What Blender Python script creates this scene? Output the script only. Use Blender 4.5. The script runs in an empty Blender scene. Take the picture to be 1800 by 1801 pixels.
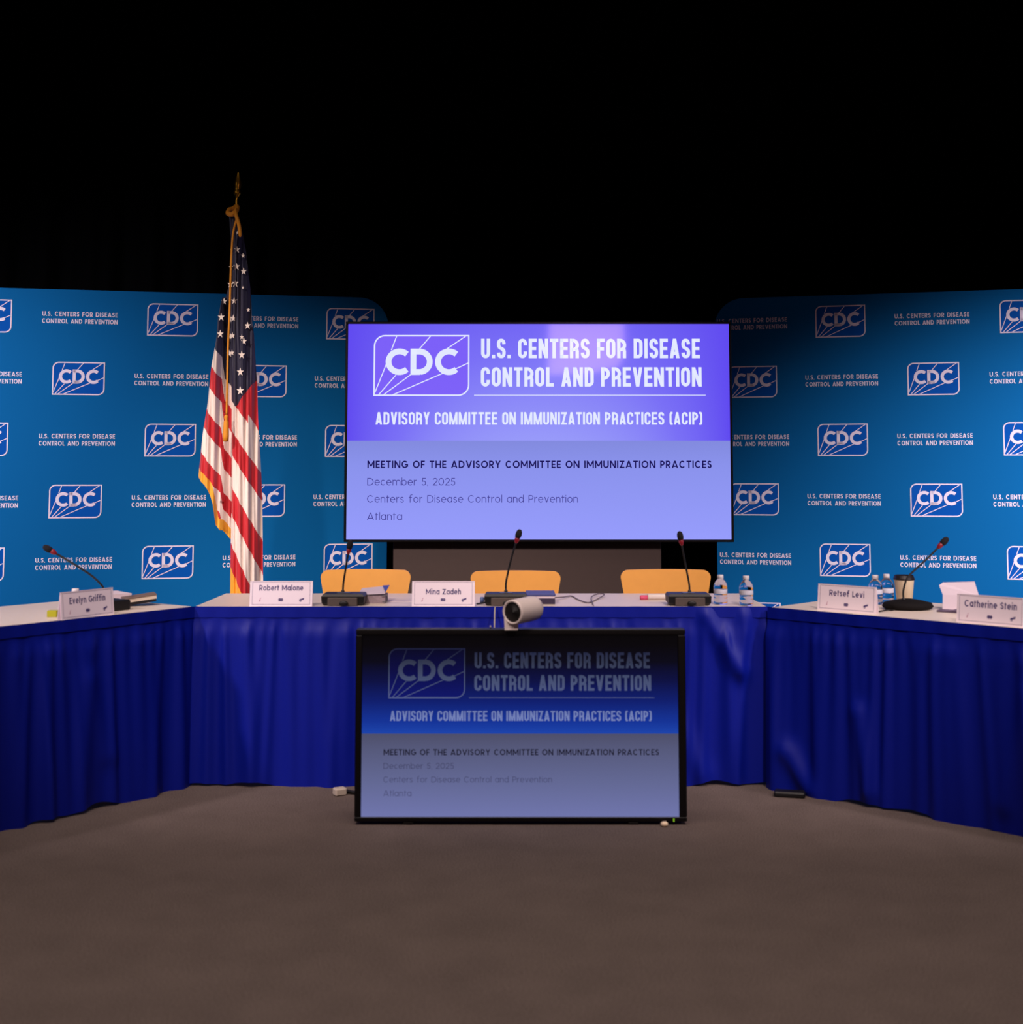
import bpy, math, random
from math import sin, cos, pi, sqrt, radians, exp, atan2
from mathutils import Vector, Matrix

SC = bpy.context.scene
COL = SC.collection
random.seed(7)

# ------------------------------------------------------------------ camera, world, lights, exposure
cam_d = bpy.data.cameras.new('camera')
cam_d.sensor_fit = 'HORIZONTAL'
cam_d.sensor_width = 36.0
cam_d.lens = 46.0
cam_d.shift_y = -252.7 / 1800.0
cam_d.clip_start = 0.05
cam_d.dof.use_dof = True
cam_d.dof.focus_distance = 7.42
cam_d.dof.aperture_fstop = 2.6
cam = bpy.data.objects.new('camera', cam_d)
COL.objects.link(cam)
cam.location = (0, 0, 1.31)
cam.rotation_euler = (pi / 2 + 0.0796, 0, 0)
SC.camera = cam

world = bpy.data.worlds.new('world')
SC.world = world
world.use_nodes = True
world.node_tree.nodes['Background'].inputs[0].default_value = (0.6, 0.55, 0.6, 1)
world.node_tree.nodes['Background'].inputs[1].default_value = 0.0

def lamp_spot(name, loc, target, energy, color, angle, blend=0.6, radius=0.12):
    d = bpy.data.lights.new(name, 'SPOT')
    d.energy = energy; d.color = color; d.spot_size = radians(angle); d.spot_blend = blend
    d.shadow_soft_size = radius
    o = bpy.data.objects.new(name, d); COL.objects.link(o)
    o.location = loc
    o.rotation_euler = (Vector(target) - Vector(loc)).to_track_quat('-Z', 'Y').to_euler()
    return o

def lamp_area(name, loc, target, energy, color, sx, sy):
    d = bpy.data.lights.new(name, 'AREA')
    d.energy = energy; d.color = color; d.shape = 'RECTANGLE'; d.size = sx; d.size_y = sy
    o = bpy.data.objects.new(name, d); COL.objects.link(o)
    o.location = loc
    o.rotation_euler = (Vector(target) - Vector(loc)).to_track_quat('-Z', 'Y').to_euler()
    return o

WARM = (1.0, 0.80, 0.76)
PALE = (1.0, 0.86, 0.92)
lamp_spot('spot_light', (-5.0, 2.4, 3.4), (-2.2, 5.7, 0.75), 720, PALE, 36, 1.0)
lamp_spot('spot_light', (5.0, 2.4, 3.4), (2.2, 5.7, 0.70), 760, PALE, 36, 1.0)
lamp_spot('spot_light', (-5.4, 4.0, 2.9), (-3.7, 8.0, 1.10), 1250, (0.96, 0.88, 1.0), 58, 1.0)
lamp_spot('spot_light', (5.4, 4.0, 2.7), (3.7, 8.0, 0.55), 2000, (0.96, 0.88, 1.0), 54, 1.0)
lamp_spot('spot_light', (-1.8, 1.0, 4.6), (-0.9, 6.1, 0.8), 820, WARM, 34, 0.9)
lamp_spot('spot_light', (-3.4, 2.4, 3.7), (-1.55, 6.8, 1.45), 760, (1.0, 0.86, 0.78), 30, 1.0, 0.08)
lamp_spot('spot_light', (1.8, 1.0, 4.6), (1.0, 6.0, 0.7), 820, WARM, 32, 0.9)
hl = lamp_area('house_light', (0, 3.0, 5.6), (0, 3.2, 0), 92, (1.0, 0.84, 0.76), 7.0, 3.0)
hl.data.spread = radians(95)

SC.view_settings.view_transform = 'Standard'
SC.view_settings.look = 'None'
SC.view_settings.gamma = 1.0
SC.view_settings.use_curve_mapping = False
SC.view_settings.exposure = 0.0

# ------------------------------------------------------------------ helpers: colours and materials
def lin(r, g, b):
    def f(c):
        c /= 255.0
        return c / 12.92 if c <= 0.04045 else ((c + 0.055) / 1.055) ** 2.4
    return (f(r), f(g), f(b), 1.0)

MATS = {}
def mat(name, rgb, rough=0.6, metal=0.0, spec=0.5, sheen=0.0, trans=0.0, ior=1.45, noise=0.0, nscale=60, emit=None, estr=0.0, bump=0.0, bscale=200, coat=0.0):
    if name in MATS: return MATS[name]
    m = bpy.data.materials.new(name); m.use_nodes = True
    nt = m.node_tree; b = nt.nodes['Principled BSDF']
    c = lin(*rgb)
    b.inputs['Base Color'].default_value = c
    b.inputs['Roughness'].default_value = rough
    b.inputs['Metallic'].default_value = metal
    b.inputs['Specular IOR Level'].default_value = spec
    b.inputs['Sheen Weight'].default_value = sheen
    b.inputs['Transmission Weight'].default_value = trans
    b.inputs['IOR'].default_value = ior
    b.inputs['Coat Weight'].default_value = coat
    if emit:
        b.inputs['Emission Color'].default_value = lin(*emit)
        b.inputs['Emission Strength'].default_value = estr
    tc = nt.nodes.new('ShaderNodeTexCoord')
    if noise:
        n = nt.nodes.new('ShaderNodeTexNoise'); n.inputs['Scale'].default_value = nscale; n.inputs['Detail'].default_value = 4
        r = nt.nodes.new('ShaderNodeMapRange')
        r.inputs[3].default_value = 1 - noise; r.inputs[4].default_value = 1 + noise
        mx = nt.nodes.new('ShaderNodeVectorMath'); mx.operation = 'SCALE'
        mx.inputs[0].default_value = c[:3]
        nt.links.new(tc.outputs['Object'], n.inputs['Vector'])
        nt.links.new(n.outputs['Fac'], r.inputs[0]); nt.links.new(r.outputs[0], mx.inputs['Scale'])
        nt.links.new(mx.outputs[0], b.inputs['Base Color'])
    if bump:
        n = nt.nodes.new('ShaderNodeTexNoise'); n.inputs['Scale'].default_value = bscale; n.inputs['Detail'].default_value = 3
        bp = nt.nodes.new('ShaderNodeBump'); bp.inputs['Strength'].default_value = bump; bp.inputs['Distance'].default_value = 0.005
        nt.links.new(tc.outputs['Object'], n.inputs['Vector'])
        nt.links.new(n.outputs['Fac'], bp.inputs['Height']); nt.links.new(bp.outputs[0], b.inputs['Normal'])
    MATS[name] = m
    return m

def screen_mat(name, stops, axis='Z', lo=0.0, hi=1.0, rough=0.12, spec=0.5, glow=None):
    """a lit display colour: emission read from a ramp along one local axis of the screen"""
    m = bpy.data.materials.new(name); m.use_nodes = True
    nt = m.node_tree; b = nt.nodes['Principled BSDF']
    b.inputs['Base Color'].default_value = (0.004, 0.004, 0.005, 1)
    b.inputs['Roughness'].default_value = rough
    b.inputs['Specular IOR Level'].default_value = spec
    tc = nt.nodes.new('ShaderNodeTexCoord'); sp = nt.nodes.new('ShaderNodeSeparateXYZ')
    nt.links.new(tc.outputs['Object'], sp.inputs[0])
    mr = nt.nodes.new('ShaderNodeMapRange'); mr.inputs[1].default_value = lo; mr.inputs[2].default_value = hi
    nt.links.new(sp.outputs[axis], mr.inputs[0])
    fac = mr.outputs[0]
    if glow:                       # slide artwork: lighter towards the middle of the slide
        half, power, base = glow
        ab = nt.nodes.new('ShaderNodeMath'); ab.operation = 'ABSOLUTE'; nt.links.new(sp.outputs['X'], ab.inputs[0])
        dv = nt.nodes.new('ShaderNodeMath'); dv.operation = 'DIVIDE'; dv.inputs[1].default_value = half; nt.links.new(ab.outputs[0], dv.inputs[0])
        pw = nt.nodes.new('ShaderNodeMath'); pw.operation = 'POWER'; pw.inputs[1].default_value = power; nt.links.new(dv.outputs[0], pw.inputs[0])
        om = nt.nodes.new('ShaderNodeMath'); om.operation = 'SUBTRACT'; om.inputs[0].default_value = 1.0; nt.links.new(pw.outputs[0], om.inputs[1])
        ma = nt.nodes.new('ShaderNodeMath'); ma.operation = 'MULTIPLY_ADD'; ma.inputs[1].default_value = 1 - base; ma.inputs[2].default_value = base
        nt.links.new(fac, ma.inputs[0])
        mu = nt.nodes.new('ShaderNodeMath'); mu.operation = 'MULTIPLY'; nt.links.new(om.outputs[0], mu.inputs[0]); nt.links.new(ma.outputs[0], mu.inputs[1])
        fac = mu.outputs[0]
    cr = nt.nodes.new('ShaderNodeValToRGB')
    el = cr.color_ramp.elements
    while len(el) > 1: el.remove(el[-1])
    el[0].position = stops[0][0]; el[0].color = lin(*stops[0][1])
    for p, c in stops[1:]:
        e = el.new(p); e.color = lin(*c)
    nt.links.new(fac, cr.inputs[0])
    nt.links.new(cr.outputs[0], b.inputs['Emission Color'])
    b.inputs['Emission Strength'].default_value = 1.0
    return m

# ------------------------------------------------------------------ helpers: meshes and objects
class MB:
    def __init__(s): s.v = []; s.f = []; s.m = []; s.sm = []
    def face(s, pts, mi=0, smooth=False):
        i = len(s.v); s.v += [tuple(p) for p in pts]; s.f.append(tuple(range(i, i + len(pts)))); s.m.append(mi); s.sm.append(smooth)
    def add(s, verts, faces, mi=0, smooth=True):
        i = len(s.v); s.v += [tuple(p) for p in verts]
        for f in faces: s.f.append(tuple(i + k for k in f)); s.m.append(mi); s.sm.append(smooth)
    def grid(s, fn, nu, nv, mi=0, smooth=True, closed_u=False):
        V = []; F = []
        nn = nu if closed_u else nu + 1
        for j in range(nv + 1):
            for i in range(nn): V.append(fn(i / nu, j / nv))
        for j in range(nv):
            for i in range(nu):
                a = j * nn + i; b = j * nn + (i + 1) % nn
                F.append((a, b, b + nn, a + nn))
        s.add(V, F, mi, smooth)
    def box(s, x0, x1, y0, y1, z0, z1, r=0.0, mi=0, M=None):
        """box with its twelve edges chamfered by r"""
        if r <= 0:
            V = [(x, y, z) for z in (z0, z1) for y in (y0, y1) for x in (x0, x1)]
            F = [(0, 2, 3, 1), (4, 5, 7, 6), (0, 1, 5, 4), (2, 6, 7, 3), (0, 4, 6, 2), (1, 3, 7, 5)]
        else:
            V = []; F = []
            c = ((x0 + x1) / 2, (y0 + y1) / 2, (z0 + z1) / 2); h = ((x1 - x0) / 2, (y1 - y0) / 2, (z1 - z0) / 2)
            r = min(r, min(h) * 0.95)
            def P(sx, sy, sz, ax):
                q = [sx * h[0], sy * h[1], sz * h[2]]
                for k in range(3):
                    if k != ax: q[k] -= (sx, sy, sz)[k] * r
                return tuple(c[k] + q[k] for k in range(3))
            idx = {}
            for sx in (-1, 1):
                for sy in (-1, 1):
                    for sz in (-1, 1):
                        for ax in range(3):
                            idx[(sx, sy, sz, ax)] = len(V); V.append(P(sx, sy, sz, ax))
            for ax in range(3):
                o1, o2 = [k for k in range(3) if k != ax]
                for sg in (-1, 1):
                    ring = []
                    for a, b in ((-1, -1), (1, -1), (1, 1), (-1, 1)):
                        q = [0, 0, 0]; q[ax] = sg; q[o1] = a; q[o2] = b; ring.append(idx[tuple(q) + (ax,)])
                    F.append(tuple(ring if (sg > 0) == (ax != 1) else ring[::-1]))
                for a in (-1, 1):
                    for b in (-1, 1):
                        q0 = [0, 0, 0]; q1 = [0, 0, 0]
                        q0[ax] = -1; q1[ax] = 1; q0[o1] = q1[o1] = a; q0[o2] = q1[o2] = b
                        f = (idx[tuple(q0) + (o1,)], idx[tuple(q1) + (o1,)], idx[tuple(q1) + (o2,)], idx[tuple(q0) + (o2,)])
                        F.append(f if (a * b > 0) == (ax != 1) else f[::-1])
            for sx in (-1, 1):
                for sy in (-1, 1):
                    for sz in (-1, 1):
                        f = tuple(idx[(sx, sy, sz, k)] for k in range(3))
                        F.append(f if sx * sy * sz > 0 else f[::-1])
        if M: V = [tuple(M @ Vector(p)) for p in V]
        s.add(V, F, mi, False)
    def lathe(s, prof, n=32, mi=0, M=None, smooth=True, c=(0, 0, 0)):
        V = []; F = []
        for r, z in prof:
            for k in range(n):
                a = 2 * pi * k / n; V.append((c[0] + r * cos(a), c[1] + r * sin(a), c[2] + z))
        for j in range(len(prof) - 1):
            for k in range(n):
                F.append((j * n + k, j * n + (k + 1) % n, (j + 1) * n + (k + 1) % n, (j + 1) * n + k))
        if prof[0][0] > 1e-6: F.append(tuple(range(n))[::-1])
        if prof[-1][0] > 1e-6: F.append(tuple((len(prof) - 1) * n + k for k in range(n)))
        if M: V = [tuple(M @ Vector(p)) for p in V]
        s.add(V, F, mi, smooth)
    def tube(s, pts, r, n=10, mi=0, cap=True):
        pts = [Vector(p) for p in pts]
        rs = r if isinstance(r, (list, tuple)) else [r] * len(pts)
        V = []; F = []; up = None
        for i, p in enumerate(pts):
            t = (pts[min(i + 1, len(pts) - 1)] - pts[max(i - 1, 0)]).normalized()
            if up is None: up = Vector((0, 0, 1)) if abs(t.z) < 0.9 else Vector((1, 0, 0))
            a = (up - t * up.dot(t)).normalized(); b = t.cross(a); up = a
            for k in range(n):
                q = 2 * pi * k / n; V.append(tuple(p + (a * cos(q) + b * sin(q)) * rs[i]))
        for i in range(len(pts) - 1):
            for k in range(n): F.append((i * n + k, i * n + (k + 1) % n, (i + 1) * n + (k + 1) % n, (i + 1) * n + k))
        if cap:
            F.append(tuple(range(n))[::-1]); F.append(tuple((len(pts) - 1) * n + k for k in range(n)))
        s.add(V, F, mi, True)
    def flat(s, polys, fn, mi=0):
        for p in polys: s.face([fn(x, y) for x, y in p], mi)
    def build(s, name, mats, parent=None, loc=(0, 0, 0), rotz=0.0):
        me = bpy.data.meshes.new(name)
        me.from_pydata(s.v, [], s.f)
        for m in (mats if isinstance(mats, (list, tuple)) else [mats]): me.materials.append(m)
        me.polygons.foreach_set('material_index', s.m)
        me.polygons.foreach_set('use_smooth', s.sm)
        me.update()
        o = bpy.data.objects.new(name, me); COL.objects.link(o)
        o.location = loc; o.rotation_euler = (0, 0, rotz)
        if parent: o.parent = parent
        return o

def spline(pts, n=8):
    """Catmull-Rom through points"""
    P = [Vector(p) for p in pts]; out = []
    for i in range(len(P) - 1):
        p0 = P[max(i - 1, 0)]; p1 = P[i]; p2 = P[i + 1]; p3 = P[min(i + 2, len(P) - 1)]
        for k in range(n):
            t = k / n
            out.append(0.5 * ((2 * p1) + (-p0 + p2) * t + (2 * p0 - 5 * p1 + 4 * p2 - p3) * t * t + (-p0 + 3 * p1 - 3 * p2 + p3) * t ** 3))
    out.append(P[-1]); return out

def tag(o, label, cat, group=None, kind=None):
    o['label'] = label; o['category'] = cat
    if group: o['group'] = group
    if kind: o['kind'] = kind
    return o
def thing(name, label, cat, loc=(0, 0, 0), rotz=0.0, group=None):
    o = bpy.data.objects.new(name, None); COL.objects.link(o)
    o.empty_display_size = 0.1
    o.location = loc; o.rotation_euler = (0, 0, rotz)
    return tag(o, label, cat, group)
def struct(o):
    o['kind'] = 'structure'; return o
def copy_thing(root, loc, rotz, label):
    r = root.copy(); COL.objects.link(r); r.location = loc; r.rotation_euler = (0, 0, rotz); r['label'] = label
    for ch in list(root.children):
        c = ch.copy(); COL.objects.link(c); c.parent = r
        for g in ch.children:
            d = g.copy(); COL.objects.link(d); d.parent = c
    return r

# ------------------------------------------------------------------ lettering drawn as strokes
def ribbon(pts, t, closed=False):
    P = [Vector((p[0], p[1])) for p in pts]; n = len(P); L = []; R = []
    for i in range(n):
        if closed: a, b = P[(i - 1) % n], P[(i + 1) % n]
        else: a, b = P[max(i - 1, 0)], P[min(i + 1, n - 1)]
        d0 = (P[i] - a) if (a - P[i]).length > 1e-9 else (b - P[i])
        d1 = (b - P[i]) if (b - P[i]).length > 1e-9 else d0
        d0 = d0.normalized(); d1 = d1.normalized()
        n0 = Vector((-d0.y, d0.x)); n1 = Vector((-d1.y, d1.x)); m = n0 + n1
        if m.length < 1e-6: m = n0
        m.normalize(); k = 1.0 / max(0.5, m.dot(n0))
        L.append(P[i] + m * t / 2 * k); R.append(P[i] - m * t / 2 * k)
    q = []
    for i in range(n if closed else n - 1):
        j = (i + 1) % n
        q.append([tuple(R[i]), tuple(R[j]), tuple(L[j]), tuple(L[i])])
    return q
def arc(cx, cy, rx, ry, a0, a1, n=10):
    return [(cx + rx * cos(radians(a0 + (a1 - a0) * k / n)), cy + ry * sin(radians(a0 + (a1 - a0) * k / n))) for k in range(n + 1)]
def diag(xa, ya, xb, yb, t):
    d = sqrt((xb - xa) ** 2 + (yb - ya) ** 2); h = t * d / max(abs(yb - ya), 1e-6) / 2
    return [(xa - h, ya), (xa + h, ya), (xb + h, yb), (xb - h, yb)] if yb > ya else [(xb - h, yb), (xb + h, yb), (xa + h, ya), (xa - h, ya)]

WID_GEO = dict(A=.98, C=.93, D=.90, E=.62, F=.60, G=1.0, H=.85, L=.56, M=1.08, N=.90, O=1.04, P=.68, R=.72, S=.66, T=.72, U=.84, V=.96, Y=.88, Z=.76,
               a=.72, b=.74, c=.66, d=.74, e=.72, f=.50, m=1.12, n=.64, o=.74, r=.40, s=.54, t=.42, v=.66, h=.64, y=.66)
WID_GEO.update({'5': .66, '2': .66, '0': .78, '(': .3, ')': .3})
WID_CON = dict(A=.44, C=.39, D=.39, E=.35, F=.34, L=.33, M=.54, N=.42, O=.39, P=.38, R=.40, S=.38, T=.37, U=.39, V=.43, Y=.42, Z=.37)
WID_CON.update({'(': .22, ')': .22})

def glyph(ch, w, t, geo):
    """polygons of one character, cap height 1, outer width w, stroke t"""
    x0, x1, y0, y1 = t / 2, w - t / 2, t / 2, 1 - t / 2
    xm = w / 2; out = []
    def rib(p, c=False): out.extend(ribbon(p, t, c))
    def stem(x, a=0.0, b=1.0): out.append([(x - t / 2, a), (x + t / 2, a), (x + t / 2, b), (x - t / 2, b)])
    def bar(y, a, b): out.append([(a, y - t / 2), (b, y - t / 2), (b, y + t / 2), (a, y + t / 2)])
    rx = (x1 - x0) / 2
    ry = (y1 - y0) / 2 if geo else min(rx * 1.15, (y1 - y0) / 2)
    XH = 0.77                                    # height of small letters
    def bowl(cx, r):                             # round bowl of a small letter
        rib(arc(cx, XH / 2, r, XH / 2 - t / 2, 0, 360, 28)[:-1], True)
    if ch == 'O' or ch == '0':
        rib((arc(xm, 1 - y0 - ry, rx, ry, 0, 180, 14) + arc(xm, y0 + ry, rx, ry, 180, 360, 14)), True)
    elif ch in 'CG':
        if geo:
            p = arc(xm, .5, rx, ry, 42, 318 if ch == 'C' else 345, 30)
            rib(p)
            if ch == 'G': bar(.46, xm + t * .1, x1 + t / 2); stem(x1, .18, .46 + t / 2)
        else:
            rib([(x1, .66)] + arc(xm, y1 - ry, rx, ry, 0, 180, 14) + arc(xm, y0 + ry, rx, ry, 180, 360, 14) + [(x1, .34)])
    elif ch == 'D':
        stem(x0); rd = min(rx * (1.25 if geo else 1.0), x1 - x0); rdy = (y1 - y0) / 2 if geo else ry
        rib([(x0, y0)] + arc(x1 - rd, y0 + rdy, rd, rdy, -90, 0, 10) + arc(x1 - rd, y1 - rdy, rd, rdy, 0, 90, 10) + [(x0, y1)])
    elif ch == 'E': stem(x0); bar(y0, 0, w); bar(y1, 0, w); bar(.5, 0, w * .93)
    elif ch == 'F': stem(x0); bar(y1, 0, w); bar(.48, 0, w * .92)
    elif ch == 'H': stem(x0); stem(x1); bar(.5, 0, w)
    elif ch == 'I': stem(x0)
    elif ch == 'L': stem(x0); bar(y0, 0, w)
    elif ch == 'T': stem(xm); bar(y1, 0, w)
    elif ch == 'N': stem(x0); stem(x1); out.append(diag(x1, 0, x0, 1, t))
    elif ch == 'M':
        stem(x0); stem(x1); yb = .22 if geo else 0.0
        out.append(diag(xm, yb, x0, 1, t * .92)); out.append(diag(xm, yb, x1, 1, t * .92))
    elif ch == 'A':
        h = t * .56; out.append(diag(h, 0, xm, 1, t)); out.append(diag(w - h, 0, xm, 1, t)); bar(.25, w * .2, w * .8)
    elif ch == 'V':
        h = t * .56; out.append(diag(xm, 0, h, 1, t)); out.append(diag(xm, 0, w - h, 1, t))
    elif ch == 'Y':
        h = t * .6; stem(xm, 0, .46); out.append(diag(xm, .42, h, 1, t)); out.append(diag(xm, .42, w - h, 1, t))
    elif ch == 'U': rib([(x0, 1)] + arc(xm, y0 + ry if not geo else y0 + rx, rx, ry if not geo else rx, 180, 360, 14) + [(x1, 1)])
    elif ch in 'PR':
        stem(x0); yb = .43; rh = (y1 - yb) / 2; rp = min(rh, x1 - x0)
        rib([(x0, yb)] + arc(x1 - rp, yb + rh, rp, rh, -90, 90, 14) + [(x0, y1)])
        if ch == 'R':
            if geo: out.append(diag(x1, 0, x0 + (x1 - x0) * .45, yb, t))
            else: stem(x1 - t * .05, 0, .36); out.append([(x1 - t * .55, .36), (x1 + t * .45, .36), (x1 + t * .2, .52), (x1 - t * .8, .46)])
    elif ch == 'S':
        c = [(1, .76), (.93, .90), (.72, .985), (.5, 1), (.26, .985), (.05, .90), (0, .75), (.07, .62), (.28, .545), (.5, .5), (.74, .45), (.94, .375), (1, .25), (.95, .10), (.74, .015), (.5, 0), (.26, .015), (.06, .10), (0, .24)]
        if geo: c = [(.93, .82), (.80, .94), (.52, 1), (.25, .955), (.08, .84), (.06, .70), (.20, .59), (.5, .51), (.80, .42), (.95, .29), (.92, .14), (.76, .04), (.5, 0), (.2, .05), (.04, .2)]
        rib([(x0 + a * (x1 - x0), y0 + b * (y1 - y0)) for a, b in [(p.x, p.y) for p in spline([Vector((a, b, 0)) for a, b in c], 4)]])
    elif ch == 'Z': bar(y0, 0, w); bar(y1, 0, w); out.append(diag(t * .62, 0, w - t * .62, 1, t))
    elif ch == '(': rib([(w, y1 + .02)] + arc(x0 + ry * .9 + .02, y1 + .02 - .2, ry * .9, .2, 90, 180, 6) + arc(x0 + ry * .9 + .02, y0 - .02 + .2, ry * .9, .2, 180, 270, 6) + [(w, y0 - .02)])
    elif ch == ')': rib([(0, y1 + .02)] + arc(x1 - ry * .9 - .02, y1 + .02 - .2, ry * .9, .2, 90, 0, 6) + arc(x1 - ry * .9 - .02, y0 - .02 + .2, ry * .9, .2, 0, -90, 6) + [(0, y0 - .02)])
    elif ch == '.': out.append([(0, 0), (t, 0), (t, t), (0, t)])
    elif ch == ',': out.append([(0, 0), (t, 0), (t, t), (0, t)]); out.append([(t * .2, -t * 1.1), (t * .6, -t * 1.1), (t, 0), (t * .2, 0)])
    elif ch == '5':
        bar(y1, .1, w * .92); out.append([(w * .1, .5), (w * .1 + t, .5), (w * .18 + t, 1), (w * .18, 1)])
        rib([(x0 + .05, .56)] + arc(xm - .02, .32, rx, .32 - t / 2, 110, -150, 24))
    elif ch == '2': bar(y0, 0, w); rib(arc(xm, .70, rx, .30 - t / 2, 170, -30, 16) + [(x0 + t * .3, t * .6)])
    elif ch == 'a' or ch == 'd' or ch == 'b':
        bowl(xm, rx); stem(x0 if ch == 'b' else x1, 0, XH if ch == 'a' else 1.06)
    elif ch == 'o': bowl(xm, rx)
    elif ch == 'c': rib(arc(xm, XH / 2, rx, XH / 2 - t / 2, 45, 315, 24))
    elif ch == 'e': rib(arc(xm, XH / 2, rx, XH / 2 - t / 2, 0, 318, 26)); bar(XH / 2, x0, x1 + t / 2)
    elif ch == 'i': stem(x0, 0, XH); out.append([(0, .92), (t, .92), (t, .92 + t), (0, .92 + t)])
    elif ch == 'l': stem(x0, 0, 1.06)
    elif ch == 'n': stem(x0, 0, XH); rib(arc(xm, XH - t / 2 - rx, rx, rx, 180, 0, 14) + [(x1, 0)])
    elif ch == 'h': stem(x0, 0, 1.06); rib(arc(xm, XH - t / 2 - rx, rx, rx, 180, 0, 14) + [(x1, 0)])
    elif ch == 'y':
        out.append([(a, b * XH) for a, b in diag(xm, 0, t * .56, 1, t)]); out.append([(a, b * (XH + .3) - .3) for a, b in diag(xm - .17, 0, w - t * .56, 1, t)])
    elif ch == 'm':
        stem(x0, 0, XH); q = (x1 - x0) / 4
        rib(arc(x0 + q, XH - t / 2 - q, q, q, 180, 0, 12) + [(x0 + 2 * q, 0)]); rib(arc(x0 + 3 * q, XH - t / 2 - q, q, q, 180, 0, 12) + [(x1, 0)])
    elif ch == 'r': stem(x0, 0, XH); rib(arc(w, XH - t / 2 - (w - x0), w - x0, w - x0, 180, 90, 8))
    elif ch == 's':
        c = [(.95, .80), (.75, .97), (.5, 1), (.2, .95), (.05, .78), (.2, .60), (.5, .5), (.82, .4), (.95, .22), (.8, .05), (.5, 0), (.2, .04), (.03, .2)]
        rib([(x0 + p.x * (x1 - x0), y0 + p.y * (XH - t)) for p in spline([Vector((a, b, 0)) for a, b in c], 3)])
    elif ch == 't': stem(xm * .8, 0, .98); bar(XH - t / 2, 0, w)
    elif ch == 'f': bar(XH - t * .75, 0, w * .9); rib([(xm * .8, 0), (xm * .8, .86)] + arc(w * 1.02, .86, w * 1.02 - xm * .8, .26 - t / 2, 180, 88, 8))
    elif ch == 'v':
        for p in (diag(xm, 0, t * .56, 1, t), diag(xm, 0, w - t * .56, 1, t)): out.append([(a, b * XH) for a, b in p])
    return out

def lettering(text, width, cap, t, geo=True, gap=None, space=None):
    """flat polygons of a line of text, baseline at 0, scaled to width x cap"""
    wid = WID_GEO if geo else WID_CON
    gap = gap if gap is not None else (.13 if geo else .075)
    space = space if space is not None else (.34 if geo else .17)
    fixed = flex = 0.0
    for i, ch in enumerate(text):
        if ch == ' ': flex += space
        elif ch in 'Iil.,': fixed += t
        else: flex += wid[ch]
        if i < len(text) - 1: flex += gap
    k = (width / cap - fixed) / flex
    x = 0.0; out = []
    for ch in text:
        if ch == ' ': x += (space + gap) * k; continue
        w = t if ch in 'Iil.,' else wid[ch] * k
        for p in glyph(ch, w, t, geo): out.append([((x + a) * cap, b * cap) for a, b in p])
        x += w + gap * k
    return out

def logo(w, h, lw, lray):
    """rounded box with two round corners, four rays and the three big letters; returns (fill, strokes), origin at lower left"""
    r = h * .17
    ring = [(lw / 2, lw / 2)] + arc(w - r - lw / 2, r + lw / 2, r, r, -90, 0, 8) + [(w - lw / 2, h - lw / 2)] + arc(r + lw / 2, h - r - lw / 2, r, r, 90, 180, 8)
    S = ribbon(ring, lw, True)
    fill = ring
    n = lambda px, py: ((px - 262) / 755 * w, (670 - py) / 488 * h)
    for a, b in (((274, 642), (362, 415)), ((400, 305), (443, 188)), ((303, 660), (438, 503)), ((620, 297), (712, 188)), ((342, 660), (558, 497)),
                 ((835, 296), (990, 190)), ((412, 662), (805, 490)), ((905, 455), (1012, 405))):
        S += ribbon([n(*a), n(*b)], lray)
    sx = w / 755; sy = h / 488
    def C(cx): return ribbon([((cx + 86 * cos(q) - 262) * sx, (670 - 397 + 83 * sin(q)) * sy) for q in [radians(47 + (313 - 47) * k / 28) for k in range(29)]], 46 * sx)
    S += C(465) + C(855)
    S += ribbon([n(575, 502), n(575, 292)], 46 * sx)
    dp = [n(560, 479), n(625, 479)] + [((622 + 82 * cos(q) - 262) * sx, (670 - 397 + 82 * sin(q)) * sy) for q in [radians(-90 + 180 * k / 18) for k in range(19)]] + [n(560, 315)]
    S += ribbon(dp, 46 * sx)
    return fill, S

# ------------------------------------------------------------------ materials
M_black = mat('black_plastic', (14, 13, 14), .5)
M_blackgloss = mat('black_gloss', (8, 8, 9), .25)
M_chrome = mat('chrome', (190, 190, 195), .2, metal=1)
M_steel = mat('grey_steel', (95, 95, 98), .4, metal=.8)
M_ply = mat('honey_plywood', (226, 158, 70), .45, noise=.06, nscale=18)
M_lam = mat('table_laminate', (218, 202, 188), .38, noise=.04, nscale=90)
M_skirt = mat('blue_satin_cloth', (5, 22, 138), .48, spec=.25, noise=.18, nscale=260)
M_paper = mat('white_paper', (206, 190, 200), .7)
M_card = mat('white_card', (252, 236, 246), .6)
M_ink = mat('violet_ink', (76, 62, 122), .7)
M_ban = mat('banner_blue_cloth', (9, 99, 158), .8, spec=.08, noise=.06, nscale=420)
M_banfill = mat('banner_print_blue', (8, 84, 172), .8, spec=.08)
M_banwhite = mat('banner_print_white', (240, 226, 236), .8, spec=.08)
M_brass = mat('brass', (214, 160, 52), .28, metal=1)
M_goldcloth = mat('gold_cord', (222, 142, 34), .7, noise=.2, nscale=300)
M_red = mat('red_ring_light', (110, 18, 30), .4, emit=(120, 10, 24), estr=.3)
M_white = mat('white_plastic', (212, 198, 192), .45)
M_cable = mat('grey_cable', (110, 100, 108), .6)

# ------------------------------------------------------------------ the room
def simple(name, fn, m):
    mb = MB(); fn(mb); return struct(mb.build(name, m))

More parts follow.
